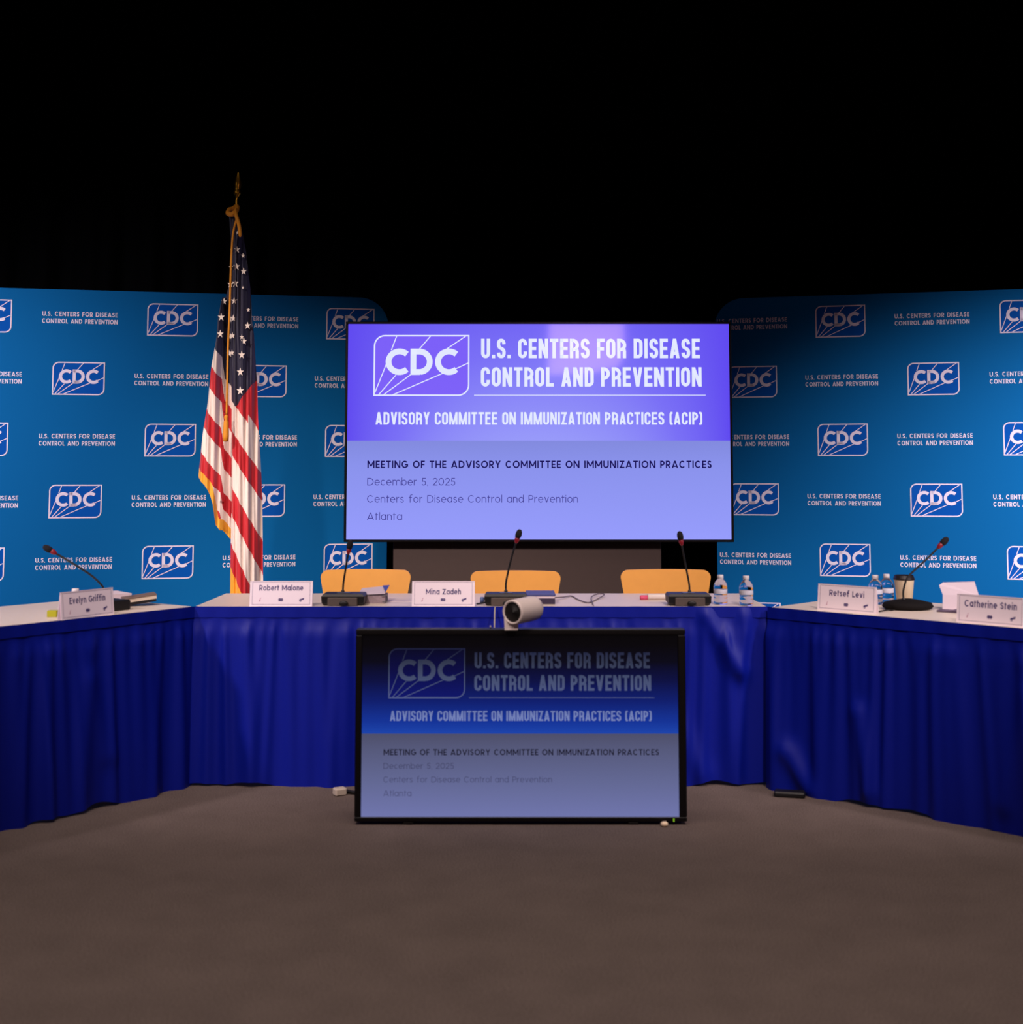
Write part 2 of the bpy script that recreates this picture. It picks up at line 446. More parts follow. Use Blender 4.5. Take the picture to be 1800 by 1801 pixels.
floor_m = bpy.data.materials.new('carpet'); floor_m.use_nodes = True
nt = floor_m.node_tree; b = nt.nodes['Principled BSDF']; b.inputs['Roughness'].default_value = .95; b.inputs['Specular IOR Level'].default_value = .1
tc = nt.nodes.new('ShaderNodeTexCoord')
n1 = nt.nodes.new('ShaderNodeTexNoise'); n1.inputs['Scale'].default_value = 240; n1.inputs['Detail'].default_value = 2
n2 = nt.nodes.new('ShaderNodeTexNoise'); n2.inputs['Scale'].default_value = 5; n2.inputs['Detail'].default_value = 4
ad = nt.nodes.new('ShaderNodeMath'); ad.operation = 'MULTIPLY_ADD'; ad.inputs[1].default_value = .16
cr = nt.nodes.new('ShaderNodeValToRGB')
cr.color_ramp.elements[0].position = .28; cr.color_ramp.elements[0].color = lin(46, 40, 37)
cr.color_ramp.elements[1].position = .86; cr.color_ramp.elements[1].color = lin(130, 114, 107)
bp = nt.nodes.new('ShaderNodeBump'); bp.inputs['Strength'].default_value = .5; bp.inputs['Distance'].default_value = .004
for nn in (n1, n2): nt.links.new(tc.outputs['Object'], nn.inputs['Vector'])
nt.links.new(n2.outputs['Fac'], ad.inputs[0]); nt.links.new(n1.outputs['Fac'], ad.inputs[2])
nt.links.new(ad.outputs[0], cr.inputs[0]); nt.links.new(cr.outputs[0], b.inputs['Base Color'])
nt.links.new(n1.outputs['Fac'], bp.inputs['Height']); nt.links.new(bp.outputs[0], b.inputs['Normal'])
simple('floor', lambda mb: mb.box(-7, 7, -6, 10, -.1, 0), floor_m)
M_wall = mat('black_paint', (9, 9, 10), .9, spec=.1)
simple('wall_back', lambda mb: mb.box(-7, 7, 10, 10.15, 0, 6.5), M_wall)
simple('wall_left', lambda mb: mb.box(-7.15, -7, -6, 10, 0, 6.5), M_wall)
simple('wall_right', lambda mb: mb.box(7, 7.15, -6, 10, 0, 6.5), M_wall)
simple('wall_front', lambda mb: mb.box(-7, 7, -6.15, -6, 0, 6.5), M_wall)
simple('ceiling', lambda mb: mb.box(-7, 7, -6, 10, 6.5, 6.6), M_wall)

# unseen glowing panel added behind the camera, shaped for the reflection in the big display
mb = MB()
mb.face([(.60, -5.96, 3.72), (1.80, -5.96, 3.72), (1.80, -5.96, 3.16), (1.69, -5.96, 2.98), (1.30, -5.96, 2.90), (.58, -5.96, 2.86)])
wn = struct(mb.build('glow_panel', mat('panel_glow', (0, 0, 0), .9, emit=(255, 205, 235), estr=7.0)))
fr = MB()
for a in ((.50, 1.90, -6.0, -5.94, 3.72, 3.80), (.50, 1.90, -6.0, -5.94, 2.76, 2.86), (.50, .58, -6.0, -5.94, 2.86, 3.72), (1.82, 1.90, -6.0, -5.94, 2.86, 3.72)): fr.box(*a)
fr.build('glow_panel_frame', M_black, wn)

# black stage curtain
def curtain(u, v):
    x = -6.9 + 13.8 * u
    f = .05 * sin(x * 17 + .8 * sin(x * 3.1)) + .02 * sin(x * 41)
    return (x, 9.55 + f * (1 - .2 * v), .02 + 6.3 * v)
mb = MB(); mb.grid(curtain, 700, 4)
tag(mb.build('stage_curtain', mat('black_velour', (3, 3, 4), .95, spec=.05)), 'black pleated stage curtain hanging across the whole back', 'curtain')

# ------------------------------------------------------------------ printed banners
LW, LH, PC, PR = .313, .2064, .5618, .3811
def banner(name, label, X0, Y0, ang, zc, u_out, u_in, cells):
    """flat tensioned fabric wall; local x runs along it, -y faces the room; u_in has the rounded top corner"""
    root = thing(name, label, 'banner', (X0, Y0, 0), ang)
    s = 1 if u_in > u_out else -1
    top, r, th = 2.452, .19, .045
    out = [(u_out, .02), (u_in, .02)] + [(u_in - s * r + s * r * cos(q), top - r + r * sin(q)) for q in [pi / 2 * k / 12 for k in range(13)]] + [(u_out, top)]
    if s < 0: out = out[::-1]
    mb = MB()
    mb.face([(x, 0, z) for x, z in out], 0); mb.face([(x, th, z) for x, z in out][::-1], 0)
    for i in range(len(out)):
        a, c = out[i], out[(i + 1) % len(out)]
        mb.face([(a[0], 0, a[1]), (a[0], th, a[1]), (c[0], th, c[1]), (c[0], 0, c[1])], 0)
    fill, strokes = logo(LW, LH, .0074, .0047)
    l1 = lettering('U.S. CENTERS FOR DISEASE', .452, .0285, .175, True, .17, .42)
    l2 = lettering('CONTROL AND PREVENTION', .452, .0285, .175, True, .17, .42)
    lo, hi = min(u_out, u_in), max(u_out, u_in)
    for row in range(1, 9):
        z = zc + (3 - row) * PR
        if z < .1: continue
        for c in range(-5, 6):
            u = c * PC
            if (c + row) % 2:          # a logo
                if u - LW / 2 < lo + .01 or u + LW / 2 > hi - .01: continue
                ox, oz = u - LW / 2, z - LH / 2
                mb.face([(ox + x, -.0008, oz + y) for x, y in fill], 1)
                mb.flat(strokes, lambda x, y: (ox + x, -.0016, oz + y), 2)
            else:
                if u - .23 < lo - .005 or u + .23 > hi - .002: continue
                mb.flat(l1, lambda x, y: (u - .226 + x, -.0012, z + .008 + y), 2)
                mb.flat(l2, lambda x, y: (u - .226 + x, -.0012, z - .037 + y), 2)
    mb.build('printed_fabric', [M_ban, M_banfill, M_banwhite], root)
    for u in (lo + .3, hi - .3):
        f = MB(); f.box(u - .03, u + .03, -.20, .24, 0, .02, .004); f.tube([(u, th + .02, .02), (u, th + .02, 2.3)], .016)
        f.build('support_foot', M_steel, root)
    return root
banner('press_banner', 'blue banner with repeated white logos behind the flag', -2.1506, 8.2492, .2057, 1.5138, -1.95, 1.372, None)
banner('press_banner', 'blue banner with repeated white logos behind the bottles and paper cup', 2.1178, 8.3687, -.2528, 1.5191, 1.95, -.805, None)

# ------------------------------------------------------------------ big display
def slide(mb, fx, fz, s, mats, px):
    """header, body and writing of the slide; fx(u), fz(v) give local x and z; s = metres of slide width; px = one slide pixel"""
    Hd, Bd, Wh, Fi, Dk, Gr = mats
    Y = -.0006
    fill, strokes = logo(.2512 * s, .2855 * s * 9 / 16, .0037 * s, .0026 * s)
    ox, oz = fx(.0675), fz(.3366)
    mb.face([(ox + x, -.0004, oz + y) for x, y in fill], Fi)
    mb.flat(strokes, lambda x, y: (ox + x, -.001, oz + y), Wh)
    hh = s * 9 / 16
    def line(text, u0, u1, v0, v1, t, geo, mi, gap=None, space=None):
        P = lettering(text, (u1 - u0) * s, (v1 - v0) * hh, t, geo, gap, space)
        mb.flat(P, lambda x, y: (fx(u0) + x, -.001, fz(v1) + y), mi)
    line('U.S. CENTERS FOR DISEASE', .3493, .9237, .069, .160, .172, False, Wh)
    line('CONTROL AND PREVENTION', .3487, .9273, .2026, .2925, .172, False, Wh)
    line('ADVISORY COMMITTEE ON IMMUNIZATION PRACTICES (ACIP)', .0733, .9287, .412, .470, .165, False, Wh)
    mb.face([(fx(.331), -.001, fz(.3345)), (fx(.9374), -.001, fz(.3345)), (fx(.9374), -.001, fz(.3315)), (fx(.331), -.001, fz(.3315))], Wh)
    line('MEETING OF THE ADVISORY COMMITTEE ON IMMUNIZATION PRACTICES', .0534, .951, .637, .671, .18, True, Dk, .17, .38)
    line('December 5, 2025', .0534, .2828, .717, .751, .10, True, Gr, .15, .4)
    line('Centers for Disease Control and Prevention', .0534, .602, .796, .830, .10, True, Gr, .15, .4)
    line('Atlanta', .0534, .1446, .876, .9105, .10, True, Gr, .15, .4)

TW, TH = 2.17, 1.2206
tv = thing('television', 'huge lit flat television showing a purple title slide above the chairs', 'television', (.154, 7.416, .9343))
mb = MB(); b_ = .014
for a in ((-TW / 2 - b_, TW / 2 + b_, TH, TH + b_), (-TW / 2 - b_, TW / 2 + b_, -b_, 0), (-TW / 2 - b_, -TW / 2, 0, TH), (TW / 2, TW / 2 + b_, 0, TH)):
    mb.box(a[0], a[1], -.008, .06, a[2], a[3], .003)
mb.box(-TW / 2, TW / 2, .004, .06, 0, TH)
mb.build('bezel', M_blackgloss, tv)
hv = TH * (1 - .5448)
tm = [screen_mat('slide_header', [(0, (96, 74, 240)), (.5, (122, 112, 246)), (1, (152, 154, 250))], 'Z', TH, hv, glow=(TW / 2, 2.2, .35), rough=.05),
      screen_mat('slide_body', [(0, (150, 156, 252)), (.75, (138, 146, 236)), (1, (130, 138, 222))], 'Z', 0, hv),
      screen_mat('slide_white', [(0, (226, 232, 254)), (1, (226, 232, 254))]),
      screen_mat('slide_logo_fill', [(0, (132, 104, 250)), (1, (124, 96, 248))]),
      screen_mat('slide_dark', [(0, (22, 14, 84)), (1, (22, 14, 84))]),
      screen_mat('slide_grey', [(0, (66, 62, 146)), (1, (66, 62, 146))])]
mb = MB()
mb.face([(-TW / 2, 0, hv), (TW / 2, 0, hv), (TW / 2, 0, TH), (-TW / 2, 0, TH)], 0)
mb.face([(-TW / 2, 0, 0), (TW / 2, 0, 0), (TW / 2, 0, hv), (-TW / 2, 0, hv)], 1)
slide(mb, lambda u: -TW / 2 + u * TW, lambda v: TH * (1 - v), TW, (0, 1, 2, 3, 4, 5), TW / 671)
mb.build('lit_screen', tm, tv)
mb = MB(); mb.box(-.25, .25, .06, .075, .25, .8); mb.build('wall_bracket', M_black, tv)

# cabinet that carries it
cab = thing('equipment_cabinet', 'dark brown equipment cabinet under the large television', 'cabinet', (.089, 7.492, 0))
mb = MB(); mb.box(-.762, .762, 0, .5, .04, 1.25, .004); mb.build('cabinet_body', mat('dark_brown_panel', (62, 47, 42), .7, noise=.08, nscale=30), cab)
mb = MB(); mb.box(-.74, .74, .02, .48, 0, .04); mb.build('plinth', M_black, cab)

# ------------------------------------------------------------------ floor monitor
MW, MH = 1.243, .709
mon = thing('floor_monitor', 'black framed monitor standing on the carpet before the table', 'monitor', (.0345, 5.0, .0))
mb = MB(); z0 = .012
fx0, fx1, fz0, fz1 = -.5968, .5918, .029, .699
mb.box(-MW / 2, MW / 2, -.004, .055, fz1, z0 + MH, .003); mb.box(-MW / 2, MW / 2, -.004, .055, z0, fz0, .003)
mb.box(-MW / 2, fx0, -.004, .055, fz0, fz1, .003); mb.box(fx1, MW / 2, -.004, .055, fz0, fz1, .003)
mb.box(fx0, fx1, .004, .055, fz0, fz1)
mb.build('frame', mat('satin_black', (7, 5, 6), .45, spec=.3), mon)
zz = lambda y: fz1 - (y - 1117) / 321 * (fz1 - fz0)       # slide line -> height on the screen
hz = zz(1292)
def mramp(name, rows, **k): return screen_mat(name, [((zz(y) - fz0) / (fz1 - fz0), c) for y, c in rows], 'Z', fz0, fz1, **k)  # viewing-angle fall-off painted into the emission, darker towards the top
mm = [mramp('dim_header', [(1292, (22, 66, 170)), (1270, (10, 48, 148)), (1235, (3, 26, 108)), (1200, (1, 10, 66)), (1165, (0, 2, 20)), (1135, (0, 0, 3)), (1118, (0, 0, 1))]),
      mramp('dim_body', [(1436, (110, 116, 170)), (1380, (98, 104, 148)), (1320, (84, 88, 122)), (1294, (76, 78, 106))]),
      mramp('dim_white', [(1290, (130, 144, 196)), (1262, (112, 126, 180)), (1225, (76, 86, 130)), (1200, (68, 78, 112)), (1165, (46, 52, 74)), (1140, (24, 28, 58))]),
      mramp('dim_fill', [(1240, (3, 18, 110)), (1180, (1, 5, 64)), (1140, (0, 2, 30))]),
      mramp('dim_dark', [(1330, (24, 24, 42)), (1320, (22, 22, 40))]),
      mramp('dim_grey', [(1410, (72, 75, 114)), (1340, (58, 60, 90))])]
mb = MB()
mb.face([(fx0, 0, hz), (fx1, 0, hz), (fx1, 0, fz1), (fx0, 0, fz1)], 0)
mb.face([(fx0, 0, fz0), (fx1, 0, fz0), (fx1, 0, hz), (fx0, 0, hz)], 1)
sw = (fx1 - fx0) * 539 / 557
slide(mb, lambda u: fx0 + (10 + u * 539) / 557 * (fx1 - fx0), lambda v: zz(1128 + v * 301), sw, (0, 1, 2, 3, 4, 5), sw / 671)
mb.build('dim_screen', mm, mon)
for sx in (-.42, .42):
    f = MB(); f.box(sx - .02, sx + .02, .0, .32, 0, .012, .003); f.tube([(sx, .30, .01), (sx, .055, .38)], .012)
    f.build('stand_leg', M_black, mon)
f = MB(); f.box(.569, .573, -.008, -.004, .013, .024); f.build('power_light', mat('green_led', (60, 160, 30), .4, emit=(150, 190, 40), estr=.7), mon)

mb = MB(); mb.box(-.013, .013, -.011, .011, 0, .018, .006)
tag(mb.build('cable_clip', mat('cream_plastic', (240, 214, 180), .5), None, (.568, 4.975, 0), .3), 'small cream plastic clip on the carpet at the monitor corner', 'clip')

# conference camera on top of the monitor
wc = thing('conference_camera', 'white cylindrical conference camera clipped on top of the monitor', 'camera', (.03, 5.005, z0 + MH))
ax = Vector((.58, .81, .03)).normalized()
Mr = Matrix.Translation(Vector((-.028, -.05, .067))) @ Vector((0, 0, 1)).rotation_difference(ax).to_matrix().to_4x4()
mb = MB(); mb.lathe([(.037, .006), (.0385, 0), (.044, 0), (.0465, .004), (.047, .012), (.047, .125), (.045, .142), (.037, .155), (.001, .158)], 40, 0, Mr)
mb.build('camera_body', M_white, wc)
mb = MB(); mb.lathe([(.001, .012), (.024, .012), (.0245, .006), (.0375, .0045)][::-1], 32, 0, Mr); mb.build('lens_ring', M_black, wc)
mb = MB(); mb.lathe([(.001, .010), (.010, .0105), (.0185, .0125)][::-1], 24, 0, Mr); mb.build('lens', mat('lens_glass', (3, 3, 5), .05), wc)
mb = MB()
mb.add([(-.056, -.035, 0), (-.006, -.035, 0), (-.006, .035, 0), (-.056, .035, 0), (-.058, -.034, .042), (-.004, -.030, .036), (-.0, .03, .034), (-.05, .03, .04)],
       [(3, 2, 1, 0), (4, 5, 6, 7), (0, 1, 5, 4), (1, 2, 6, 5), (2, 3, 7, 6), (3, 0, 4, 7)], 0, False)
mb.build('mount_clip', M_white, wc)

# ------------------------------------------------------------------ tables and skirts
TZ = .742
def table(label, cx, cy, ang, L, D):
    """front edge runs along local x at local y = 0; the table stretches to +y"""
    root = thing('folding_table', label, 'table', (cx, cy, 0), ang, 'skirted conference tables')
    mb = MB(); mb.box(-L / 2, L / 2, 0, D, TZ - .022, TZ, .004); mb.build('tabletop', M_lam, root)
    for sx in (-L / 2 + .07, L / 2 - .07):
        l = MB()
        for y in (.12, D - .12): l.tube([(sx, y, 0), (sx, y, TZ - .022)], .014)
        l.tube([(sx, .12, .30), (sx, D - .12, .30)], .011)
        l.build('leg_frame', M_steel, root)
    return root
L0 = (-1.352, 5.63)
aL = atan2(.802, .598); dL = (cos(aL), sin(aL))
aR = -radians(44.2); dR = (cos(aR), sin(aR)); R0 = (1.098, 5.60)
TL = 2.44
tc_x = -.131
table('long skirted table straight ahead under the three wooden chairs', tc_x, 5.63, 0, TL, .61)
cL = (L0[0] - dL[0] * TL / 2, L0[1] - dL[1] * TL / 2)
table('skirted table angled in front of the left banner', cL[0] - .004, cL[1], aL, TL, .66)
cR = (R0[0] + dR[0] * TL / 2, R0[1] + dR[1] * TL / 2)
table('skirted table angled right, with coffee cup and round microphone', cR[0], cR[1], aR, TL, .66)

def skirt(label, cx, cy, ang, L, seed, ridges, hem, trim=(-.012, -.012)):
    rnd = random.Random(seed)
    root = thing('table_skirt', label, 'table skirt', (cx, cy, 0), ang, 'blue pleated table skirts')
    # irregular pleats: random spacing between fold crests
    cr_ = []; x = -L / 2
    while x < L / 2 + .2:
        cr_.append((x, rnd.uniform(.3, 1.0), rnd.uniform(-.06, .06), rnd.uniform(.015, .036))); x += rnd.uniform(.035, .10)
    ph = [rnd.uniform(0, 6.28) for _ in range(8)]
    def fold(x, d):
        """d: distance below the header band"""
        v = 0.0
        for c, a, lean, w in cr_:
            q = (x - c - lean * d) / (w * (1 + .7 * d))
            if abs(q) < 3: v += a * exp(-q * q)
        return v
    def pos(u, v):
        x = -L / 2 + trim[0] + u * (L - trim[0] - trim[1])
        zb = hem + .012 * sin(x * 9 + ph[0]) + .008 * sin(x * 23 + ph[1])
        z = TZ - .004 - v * (TZ - .004 - zb)
        d = max(0.0, (TZ - .055) - z)
        g = min(1.0, d / .06)
        small = .0045 * sin(x * 105 + 2 * sin(x * 13 + ph[2])) * exp(-d / .09) * g
        y = -.004 - g * (.002 + (.017 + .018 * min(d, .5)) * fold(x, d)) - small - .012 * (1 + sin(x * 5 + ph[3])) * d
        for (xa, za, xb, zb2, w, a) in ridges:
            ex, ez = xb - xa, zb2 - za; l2 = ex * ex + ez * ez
            tt = ((x - xa) * ex + (z - za) * ez) / l2; tcl = min(1, max(0, tt))
            dx, dz = x - xa - tcl * ex, z - za - tcl * ez
            y -= a * exp(-(dx * dx + dz * dz) / (w * w))
        return (x, y, z)
    mb = MB(); mb.grid(pos, int(L / .006), 34)
    mb.build('pleated_cloth', M_skirt, root)
    hb = MB()
    def band(u, v):
        x = -L / 2 + trim[0] + u * (L - trim[0] - trim[1])
        return (x, -.0065 - .0010 * sin(x * 31 + ph[4]) - .0012 * sin(x * 67 + ph[5]) - .0015 * v, TZ + .001 - .047 * v)
    hb.grid(band, 320, 5)
    hb.build('header_band', M_skirt, root)
    return root
skirt('blue pleated skirt on the middle table behind the floor monitor', tc_x, 5.63, 0, TL, 11, [(.96, .70, 1.10, .47, .035, .022), (1.12, .70, 1.09, .48, .03, .016), (.80, .30, .93, .04, .05, .02)], .004)
skirt('blue pleated skirt hanging from the table before the flag', cL[0], cL[1], aL, TL, 5, [(.7, .5, .78, .2, .04, .012)], .006)
skirt('blue pleated skirt hanging from the table carrying the coffee cup', cR[0], cR[1], aR, TL, 23, [(-1.12, .16, -1.03, .02, .04, .03), (-.80, .36, -.76, .06, .035, .022), (-.12, .5, -.22, .1, .04, .015)], .004)

# ------------------------------------------------------------------ chairs
def chair_back(u, v, off):
    z = .56 + .276 * v
    hw = .185 + .036 * min(1, max(0, (z - .60) / .2))
    r = .035
    if z > .836 - r: hw -= r - sqrt(max(0, r * r - (z - (.836 - r)) ** 2))
    x = (2 * u - 1) * hw
    return (x, .03 - .26 * x * x * 1.2 + .09 * (z - .56) + off - .03, z - .004 * (x / .22) ** 2)
ch = thing('plywood_chair', 'honey plywood chair behind the microphone beside the stapled papers', 'chair', (-.716, 6.47, 0), 0, 'wooden chairs behind the middle table')
mb = MB()
NV = 30
def vv(v): return 1 - (1 - v) ** 1.8
mb.grid(lambda u, v: chair_back(u, vv(v), 0), 24, NV); mb.grid(lambda u, v: chair_back(1 - u, vv(v), .012), 24, NV)
for uu in (0, 1): mb.grid(lambda u, v: chair_back(uu, vv(v), (u if uu else 1 - u) * .012), 1, NV)
mb.grid(lambda u, v: chair_back(u, 1, .012 * v), 24, 1)
mb.build('backrest', M_ply, ch)
mb = MB()
def seat(u, v, dz):
    a = 2 * u - 1; c = 2 * v - 1
    k = (1 - .12 * (abs(a) ** 6)); kk = (1 - .12 * abs(c) ** 6)
    return (a * .205 * kk, -.23 + c * .205 * k, .455 + dz - .012 * (1 - a * a) * (1 - c * c) - (.02 * c * c if c < 0 else 0))
mb.grid(lambda u, v: seat(u, v, .012), 20, 20); mb.grid(lambda u, v: seat(1 - u, v, 0), 20, 20)
mb.grid(lambda u, v: seat(u, 0, .012 * v), 20, 1); mb.grid(lambda u, v: seat(1 - u, 1, .012 * v), 20, 1)
mb.grid(lambda u, v: seat(1, u, .012 * v), 20, 1); mb.grid(lambda u, v: seat(0, 1 - u, .012 * v), 20, 1)
mb.build('seat', M_ply, ch)
for sx in (-1, 1):
    l = MB(); l.tube(spline([(sx * .19, -.38, .0), (sx * .18, -.37, .40), (sx * .17, -.33, .442), (sx * .17, -.2, .445)], 6), .011); l.build('leg', M_chrome, ch)
    l = MB(); l.tube(spline([(sx * .20, .06, .0), (sx * .17, .0, .30), (sx * .15, .0, .45), (sx * .13, .035, .62)], 6), .011); l.build('leg', M_chrome, ch)
copy_thing(ch, (.02, 6.47, -.006), 0, 'honey plywood chair directly behind the white conference camera')
copy_thing(ch, (.757, 6.47, 0), 0, 'honey plywood chair next to the two water bottles')

# ------------------------------------------------------------------ flag
FX, FY = -1.46, 6.8
fl = thing('flag', 'gold fringed national flag hanging furled on its pole stand', 'flag', (FX, FY, 0))
def zi(y): return 2.891 - (y - 303) * .0029706
def xi(x, y): return (x - 900) * (.003002 - (y - 303) * 1.03e-7) - FX
mb = MB(); mb.lathe([(.001, 0), (.15, 0), (.155, .012), (.14, .03), (.05, .05), (.035, .07), (.03, .10), (.02, .11)], 32, c=(.02, .085, 0)); mb.build('stand_base', M_brass, fl)
mb = MB(); mb.tube([(.02, .085, .05), (.01, .085, 1.8), (0, .01, 2.55), (0, 0, 2.70)], .0125); mb.build('pole', mat('dark_oak', (70, 40, 20), .4), fl)
mb = MB()
mb.lathe([(.010, 2.685), (.013, 2.69), (.008, 2.70), (.007, 2.72), (.009, 2.735), (.006, 2.745), (.009, 2.76), (.019, 2.775), (.021, 2.785), (.015, 2.795), (.018, 2.805), (.0215, 2.825), (.019, 2.845), (.013, 2.866), (.006, 2.885), (.0008, 2.895)], 16, 0,
         Matrix.Rotation(.035, 4, 'Y') @ Matrix.Diagonal((1, .55, 1, 1)) @ Matrix.Translation((-.085, 0, 0)))
mb.build('finial', M_brass, fl)

def interp(tab, y):
    if y <= tab[0][0]: return tab[0][1]
    for (a, va), (c, vc) in zip(tab, tab[1:]):
        if y <= c: return va + (vc - va) * (y - a) / (c - a)
    return tab[-1][1]
# silhouettes drawn at a scale of about 3 mm per unit: (row, edge)
LE = [(380, 405), (386, 405.5), (480, 403), (509, 397), (535, 389), (564, 384), (591, 382), (615, 377.5), (648, 372.5), (680, 369), (740, 361), (800, 353), (830, 349.5), (850, 349)]
RE = [(380, 419), (420, 428), (435, 431), (480, 436.5), (515, 440), (557, 442.5), (591, 446.5), (635, 448.5), (657, 449.5), (680, 452), (740, 454), (800, 457), (850, 459), (900, 461), (950, 462), (1080, 464)]
QL = [(450, -5), (615, 0), (649, 1), (684.5, 2), (724, 3), (755.6, 4), (797.6, 5), (827, 6), (870, 7.2)]
QR = [(500, -.9), (709, 0), (760, 1), (801, 2), (858, 3), (905, 4), (956, 5), (996, 6), (1090, 8)]
BOT = [(349, 844), (367.6, 863), (377, 888.6), (379, 907), (380.5, 926), (393, 943), (410, 958)]
TOPF = [(349, 827), (370, 846.6), (377, 858), (380.5, 879), (382, 892), (384, 912), (410, 942)]
cloth = MB(); AQ, AC, AG = [], [], []
def dep_left(x, y, xl):
    fold = 391 + (y - 620) * -.01; w = 409.5 - xl
    if x <= fold: d = -.005 - .04 * sin(pi * min(1, (x - xl) / max(4, fold - xl))) * min(1, w / 40)
    else: d = .058 - .01 * (x - fold) / 18
    return min(d + .008 * sin(x * .55 + y * .012) * min(1, w / 40) + .006, .066)
def leaf_left(u, v):
    xb = 349 + (409 - 349) * u                      # follow the fringe at the foot
    y = 382 + (interp(BOT, xb) - 382) * v
    xl = interp(LE, y); x = xl + (409.5 - xl) * u
    if v > .98: x = xb
    fold = 391 + (y - 620) * -.01
    inner = x > fold
    if inner: ye = y - 1.0 * (fold - xl) - 1.05 * (x - fold) - 33
    else: ye = y - 1.1 * (x - xl)
    q = interp(QL, ye)
    dep = dep_left(x, y, xl)
    yt = interp(TOPF, x)
    AQ.append(q); AC.append(-q if y < 705 else -1); AG.append(y - yt)
    return (xi(x, y), dep, zi(y))
def leaf_right(u, v):
    y = 380 + 690 * v
    xr = interp(RE, y); xl = 408.5 - 3 * max(0, (y - 900) / 170)
    if y < 420: xl = 404 + (y - 380) / 40 * 4
    x = xl + (xr - xl) * u
    sl = 1.2 + .75 * min(1, max(0, (y - 700) / 330))
    ye = y - sl * (x - xl)
    if x > 440: ye += 18 * min(1, max(0, (800 - y) / 80))
    q = interp(QR, ye)
    c = min(-(y - 1.2 * (x - xl) - 709) if y < 760 else -1, (718 - (x - 421) * 1.5) - y) / 1.0
    if y < 672: c = max(c, 452 - x) if x < 452 else c
    w = (xr - xl)
    dep = -.022 - .055 * sin(pi * min(1, u * 1.02)) * (.35 + .65 * min(1, w / 50)) + .008 * sin(x * .48 + y * .008) * min(1, w / 40) + .004 * sin(x * .9 - y * .01) + .03 * u
    AQ.append(q); AC.append(c); AG.append(q - 6)
    return (xi(x, y), dep, zi(y))
cloth.grid(leaf_left, 60, 240); cloth.grid(leaf_right, 60, 300)
# stars (five-pointed), sewn on the blue field
STARS = [(545, 605, .6), (545, 745, 1), (583, 785, .7), (498, 742, .5), (543, 882, 1.05), (590, 912, 1), (492, 880, .7), (487, 1015, 1), (533, 1015, 1.05), (588, 1045, .45), (423, 1145, .95), (478, 1150, 1), (523, 1152, 1),
         (410, 1275, 1.1), (465, 1285, 1.05), (514, 1290, 1), (624, 1217, .6), (622, 1345, 1.05), (405, 1410, 1.1), (460, 1420, 1), (506, 1425, .9), (600, 1472, 1), (585, 1440, .7), (450, 1555, 1), (502, 1560, .8), (585, 1580, 1.1), (575, 1715, 1.15), (575, 1862, 1.2)]
star_mb = []
for sx, sy, k in STARS:
    px, py = 300 + sx / 4.503, 280 + sy / 4.503
    pts = []
    for j in range(10):
        r = (7.0 if j % 2 == 0 else 2.7) * k; a = pi / 2 + j * pi / 5
        pts.append((px + r * .82 * cos(a), py - r * sin(a)))
    left = px < 408
    xl, xr = interp(LE, py), interp(RE, py)
    u = (px - xl) / max(1, 409.5 - xl) if left else (px - 408.5) / max(1, xr - 408.5)
    n0 = len(AQ)
    if left:
        dd = min(dep_left(a_, py, xl) for a_ in (px - 5, px, px + 5)) - .004
    else:
        w = xr - 408.5
        dd = -.022 - .055 * sin(pi * min(1, u)) * (.35 + .65 * min(1, w / 50)) + .03 * u - .014
    c0 = (xi(px, py), dd, zi(py))
    star_mb.append((c0, [(xi(a, b), dd, zi(b)) for a, b in pts]))
for c0, pts in star_mb:
    i = len(cloth.v); cloth.v.append(c0); cloth.v += pts
    AQ += [0] * 11; AC += [-1] * 11; AG += [-1] * 11
    for j in range(10): cloth.f.append((i, i + 1 + j, i + 1 + (j + 1) % 10)); cloth.m.append(1); cloth.sm.append(False)
fm = bpy.data.materials.new('flag_cloth'); fm.use_nodes = True
nt = fm.node_tree; b = nt.nodes['Principled BSDF']; b.inputs['Roughness'].default_value = .6; b.inputs['Sheen Weight'].default_value = .2
def attr(n):
    a = nt.nodes.new('ShaderNodeAttribute'); a.attribute_name = n; return a.outputs['Fac']
def math_(op, a, b_=None):
    m = nt.nodes.new('ShaderNodeMath'); m.operation = op
    if hasattr(a, 'links'): nt.links.new(a, m.inputs[0])
    else: m.inputs[0].default_value = a
    if b_ is not None: m.inputs[1].default_value = b_
    return m.outputs[0]
def mixc(f, a, c):
    m = nt.nodes.new('ShaderNodeMix'); m.data_type = 'RGBA'; nt.links.new(f, m.inputs[0])
    for s_, k in ((6, a), (7, c)):
        if isinstance(k, tuple): m.inputs[s_].default_value = k
        else: nt.links.new(k, m.inputs[s_])
    return m.outputs[2]
par = math_('LESS_THAN', math_('FRACT', math_('MULTIPLY', math_('ADD', attr('stripe'), 20.0), .5)), .5)
col = mixc(par, lin(196, 22, 36), lin(240, 222, 212))
col = mixc(math_('GREATER_THAN', attr('field'), 0.0), col, lin(24, 20, 54))
col = mixc(math_('GREATER_THAN', attr('edge'), 0.0), col, lin(238, 166, 40))
nt.links.new(col, b.inputs['Base Color'])
fo = cloth.build('flag_cloth', [fm, mat('flag_white', (240, 222, 212), .6)], fl)
for nme, arr in (('stripe', AQ), ('field', AC), ('edge', AG)):
    a = fo.data.attributes.new(nme, 'FLOAT', 'POINT'); a.data.foreach_set('value', arr)
